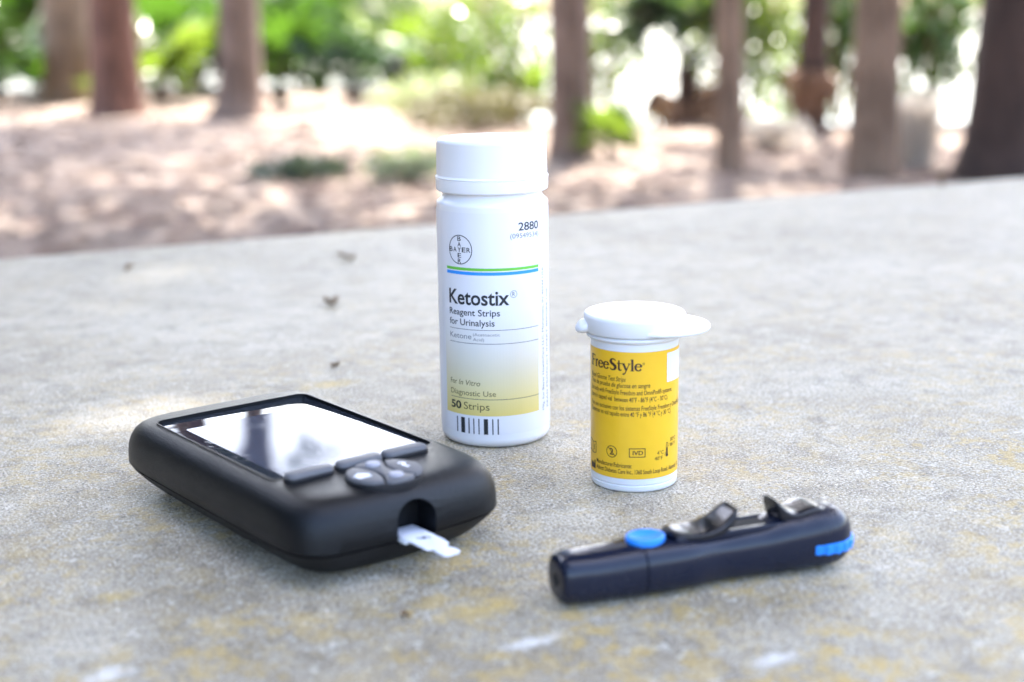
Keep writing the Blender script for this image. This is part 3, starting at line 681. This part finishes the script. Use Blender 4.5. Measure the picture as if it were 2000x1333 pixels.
# ------------------------------------------------------------------ palms and shrubs
def fan_frond(name, m, nb=15, rad=.5, pet=.55, droop=.25, seed=0):
    rnd = random.Random(seed); V, F = tube([(0, 0, 0), (pet * .5, 0, .03), (pet, 0, 0)], [.012, .009, .007], 6)
    V = [Vector(v) for v in V]
    for i in range(nb):
        a = R(-125 + 250 * i / (nb - 1)); L_ = rad * (.75 + .25 * math.cos(a * .6)) * rnd.uniform(.9, 1.08)
        d = Vector((math.cos(a), math.sin(a), 0)); s = Vector((-d.y, d.x, 0)); k = len(V); o = Vector((pet, 0, 0)); w_ = rad * .075
        P = [o, o + d * L_ * .5 + s * w_ - Vector((0, 0, droop * .1)), o + d * L_ * .5 + Vector((0, 0, .025 - droop * .1)), o + d * L_ * .5 - s * w_ - Vector((0, 0, droop * .1)), o + d * L_ - Vector((0, 0, droop * L_ * rnd.uniform(.6, 1.6)))]
        V += P; F += [(k, k + 1, k + 2), (k, k + 2, k + 3), (k + 1, k + 4, k + 2), (k + 2, k + 4, k + 3)]
    return new_mesh(name, V, F, m)
fr = {'g': [fan_frond('frond', m_frond, seed=i, rad=.42 + .08 * i, pet=.45 + .1 * i) for i in range(3)], 'b': [fan_frond('frond', m_frondb, seed=5 + i, rad=.42, pet=.5) for i in range(2)], 'y': [fan_frond('frond', m_leafy, seed=15 + i, rad=.40 + .06 * i, pet=.45) for i in range(2)], 'd': [fan_frond('frond', m_dead, seed=9, rad=.36, pet=.4, droop=.9)]}
def palmetto(label, x, y, sc, n, seed, kind='g', spread=(15, 85), zoff=0.0, dead=0, group='palmetto bushes by the shore', name='palmetto_bush'):
    rnd = random.Random(seed); o = thing(name, label, 'palm bush', (x, y, gz(x, y) + zoff), rnd.uniform(0, 6), group)
    V, F = tube([(0, 0, -.1 - zoff), (0, 0, .08), (0, 0, (.55 if dead else .2) * sc)], [(.11 if dead else .06) * sc, (.11 if dead else .07) * sc, (.09 if dead else .04) * sc], 10, .2 if dead else 0)
    link('stem', new_mesh('stem', V, F, m_bark['dark']), o)
    for k in range(n + dead):
        el = R(rnd.uniform(*spread)) if k < n else R(rnd.uniform(-65, -25)); az = k * 2.4 + rnd.uniform(-.3, .3)
        f = link('frond', rnd.choice(fr[kind] if k < n else fr['d']), o, (0, 0, ((.5 if dead else .12) if k < n else .45) * sc), (rnd.uniform(-.5, .5), -el, az)); f.rotation_mode = 'XYZ'
        s_ = sc * rnd.uniform(.8, 1.15); f.scale = (s_, s_, s_)
    return o
def px(p, d): return (p - 1000) / 2778 * d
lab_p = ['palmetto bush with broad green fans at the wood\'s edge']
def shrubs(label, x, y, w_, h, nleaf, size, m, seed, name='shrub', group=None, cat='shrub', asp=.45):
    rnd = random.Random(seed); z = gz(x, y); o = thing(name, label, cat, (x, y, z), 0, group)
    V = []; F = []
    for k in range(5):
        a = k * 1.3 + seed; v, f = tube([(0, 0, -.05), (math.cos(a) * w_ * .2, math.sin(a) * w_ * .2, h * .45), (math.cos(a) * w_ * .42, math.sin(a) * w_ * .42, h * .85)], [.018, .012, .005], 6); b = len(V)
        V += v; F += [tuple(i + b for i in q) for q in f]
    link('stem', new_mesh('stem', V, F, m_bark['tan']), o)
    bl = [(rnd.uniform(-.3, .3) * w_, rnd.uniform(-.3, .3) * w_, h * rnd.uniform(.3, .8), w_ * .33, w_ * .33, h * .27) for k in range(7)]
    V, F = leaf_cloud(bl, nleaf, size, seed, asp); V = [(v[0], v[1], max(v[2], .01)) for v in V]
    link('foliage', new_mesh('foliage', V, F, m), o)
    return o
G1 = 'palmetto bushes massed behind the left-hand trunks'
for i, (p, d, s_, n, kd, lb) in enumerate([
    (20, 17, 1.2, 12, 'g', 'palmetto bush with green fans to the outer side of the wide dim trunk'), (110, 19.5, 1.5, 12, 'g', 'tall palmetto bush right behind the wide dim trunk'),
    (330, 16.2, 1.1, 12, 'y', 'lighter green palmetto between the red-brown and flared trunks'), (400, 18.5, 1.5, 13, 'g', 'tall palmetto bush just behind the flared grey-brown trunk'),
    (560, 16.0, 1.15, 13, 'g', 'palmetto bush beside the flared trunk, towards the bottle'), (640, 18.8, 1.5, 13, 'g', 'tall dark palmetto rising behind the lower palmettos near the bottle'),
    (700, 15.5, 1.0, 12, 'b', 'small blue-green palmetto in front of the taller ones near the bottle'), (800, 17.5, 1.25, 12, 'y', 'yellow-green palmetto behind the brownish scrub'),
    (-60, 15.5, 1.2, 11, 'g', 'palmetto bush outermost of the massed palmettos'), (930, 18.5, 1.2, 9, 'y', 'yellow-green palmetto behind the airy shrub by the bottle'),
    (500, 20.5, 1.7, 12, 'g', 'tallest palmetto, farthest back behind the flared trunk'), (250, 20.5, 1.7, 12, 'g', 'tallest palmetto, farthest back behind the red-brown trunk'),
    (870, 16.2, 1.0, 11, 'g', 'green palmetto between brownish scrub and airy yellow-green shrub'), (1000, 16.5, 1.1, 10, 'y', 'yellow-green palmetto nearest the slim grey trunk')]):
    palmetto(lb, px(p, d), d, s_, n, 40 + i, kd, group=G1)
G2 = 'leafy shrubs among the palmettos'
for i, (p, d, w_, h, m, sz, lb) in enumerate([(60, 20, 2.4, 1.9, m_leaf, .16, 'dense dark shrub behind the wide dim trunk'), (340, 21, 2.6, 2.0, m_leaf, .16, 'dense dark shrub far behind the gap between red-brown and flared trunks'), (600, 20.5, 2.4, 1.8, m_leaf, .16, 'dense dark shrub behind the tall dark palmetto'), (760, 19.8, 1.8, 1.5, m_leaf, .15, 'dense dark shrub behind the yellow-green palmetto'), (470, 19, 1.8, 1.3, m_leaf, .15, 'lower dense shrub close behind the flared trunk'), (190, 18.3, 1.6, 1.2, m_leaf, .15, 'lower dense shrub close behind the red-brown trunk')]):
    shrubs(lb, px(p, d), d, w_, h, 2600, sz, m, 70 + i, group=G2)
shrubs('airy yellow-green shrub between the palmettos and the slim grey trunk', px(900, 15.5), 15.5, 1.3, 1.5, 900, .12, m_leafy, 81)
shrubs('brownish twiggy scrub at the ground below the yellow-green shrub', px(830, 13.2), 13.2, .9, .42, 700, .07, m_pale, 82, name='scrub')
shrubs('low brown bracken-like scrub right behind the white bottle', px(935, 11.6), 11.6, 1.25, .34, 1300, .09, m_scrub, 90, name='scrub')
shrubs('loose yellow-green shrub over the water beside the slim grey trunk', px(1180, 13), 13, .8, 1.6, 750, .12, m_leafy, 83)
palmetto('yellow-green fan-leaved plant at the foot of the slim grey trunk', .64, 9.15, .42, 12, 84, 'y', (10, 80), 0, 0, None, 'fan_leaved_plant')
shrubs('green shrub between the tan-brown trunk and the thick dark trunk', px(1800, 11.4), 11.4, .8, 1.35, 900, .13, m_leaf, 85)
shrubs('low dark green mat of plants alone on the leafy ground', -1.18, 8.15, .58, .13, 900, .06, m_moss, 86, name='ground_plant', cat='plant')
shrubs('pale grey-green tuft on the leafy ground behind the bottle', -.56, 7.9, .46, .20, 500, .07, m_pale, 87, name='ground_plant', cat='plant')
shrubs('pale pinkish brushwood heap at the waterside between thin and tan trunks', px(1500, 9.6), 9.6, .5, .22, 500, .06, m_straw, 88, name='brushwood', cat='brushwood')
shrubs('yellow-green shrub overhanging the water behind the thin trunk', px(1560, 15), 15, 1.5, 1.7, 800, .13, m_leafy, 89)
for i, (p, d, w_, h, nl, m, lb) in enumerate([(1455, 12.2, .9, 1.5, 1000, m_leafy, 'feathery olive sapling between the thin trunk and the dark palm'), (1640, 12.0, .7, 1.5, 900, m_leaf, 'green sapling between the dark palm and the tan-brown trunk'), (1010, 13.0, .9, 1.4, 520, m_leafy, 'yellow-green sapling standing behind the white bottle')]):
    shrubs(lb, px(p, d), d, w_, h, nl, .12, m, 140 + i, name='sapling', cat='sapling')
palmetto('blue-green young palm with brown dead fans hanging below', px(1345, 12.4), 12.4, 1.0, 18, 91, 'b', (-5, 80), .1, 9, None, 'young_palm')
# cabbage palm with a rough trunk and a skirt of dead fans
cp = thing('cabbage_palm', 'dark rough palm trunk with a skirt of dead brown fans', 'palm tree', (px(1582, 11.2), 11.2, gz(px(1582, 11.2), 11.2)), 0)
V, F = tube([(0, 0, -.2), (0, 0, .2), (.01, 0, .8), (.03, 0, 2), (.05, 0, 4.2)], [.13, .12, .105, .11, .12], 14, .3, 4)
link('trunk', new_mesh('trunk', V, F, m_bark['dark'], 180), cp)
rnd = random.Random(5)
for k in range(26):
    f = link('dead_frond', fr['d'][0], cp, (0, 0, .38 + .008 * k), (0, R(rnd.uniform(25, 70)), k * 2.4)); f.scale = (.5,) * 3
for k in range(22):
    f = link('frond', fr['g'][k % 3], cp, (.05, 0, 4.2), (rnd.uniform(-.3, .3), -R(rnd.uniform(-30, 80)), k * 2.4)); f.scale = (1.5,) * 3
# dry grass clump
rnd = random.Random(8); V = []; F = []
for k in range(420):
    a = rnd.uniform(0, 6.28); r0 = rnd.uniform(0, .10); b = Vector((r0 * math.cos(a), r0 * math.sin(a), 0)); h = rnd.uniform(.25, .5); sp = rnd.uniform(.1, .45)
    d = Vector((math.cos(a + rnd.uniform(-.6, .6)), math.sin(a + rnd.uniform(-.6, .6)), 0)); s_ = Vector((-d.y, d.x, 0)) * .006
    p1 = b + d * sp * .4 * h + Vector((0, 0, h * .75)); p2 = b + d * sp * h * 1.2 + Vector((0, 0, h)); n0 = len(V)
    V += [b - s_, b + s_, p1 + s_, p1 - s_, p2]; F += [(n0, n0 + 1, n0 + 2, n0 + 3), (n0 + 3, n0 + 2, n0 + 4)]
dgx, dgy = 2.42, 8.5
dg_ = thing('dry_grass_clump', 'pale straw-coloured dry grass clump beside the thick dark trunk', 'grass clump', (dgx, dgy, gz(dgx, dgy) - .01), 0)
link('blades', new_mesh('blades', V, F, m_straw), dg_)
# fallen leaves strewn over the ground
rs = np.random.RandomState(3); V = []; F = []
for k in range(7000):
    y = rs.uniform(2.0, 15.5); x = rs.uniform(-.45, .45) * y * 1.0 + rs.uniform(-.4, .4)
    if y > shore(x) - .9: continue
    a = rs.uniform(0, 6.28); s_ = rs.uniform(.03, .08); z = gz(x, y) + .012; tl = rs.uniform(-.4, .4, 3); n0 = len(V)
    c_, n_ = math.cos(a), math.sin(a)
    V += [(x - c_ * s_, y - n_ * s_, z + tl[0] * .02), (x + n_ * s_ * .4, y - c_ * s_ * .4, z + .01), (x + c_ * s_, y + n_ * s_, z + tl[1] * .02), (x - n_ * s_ * .4, y + c_ * s_ * .4, z + .012)]; F.append((n0, n0 + 1, n0 + 2, n0 + 3))
tag(link('leaf_litter', new_mesh('leaf_litter', V, F, m_litter)), 'dry brown leaves strewn over the sandy ground', 'leaf litter', kind='stuff')

for i, (x, y) in enumerate(((-4.6, -3.0), (-5.0, .6), (-4.4, 3.4))):  # unseen shrubs, added to hold back low light on the left and behind
    shrubs(['tall dense shrub behind the table at its left end', 'tall dense shrub off the left end of the table', 'tall dense shrub beside the tree beyond the left table end'][i], x, y, 4.4, 3.6, 2600, .5, m_crown, 120 + i)
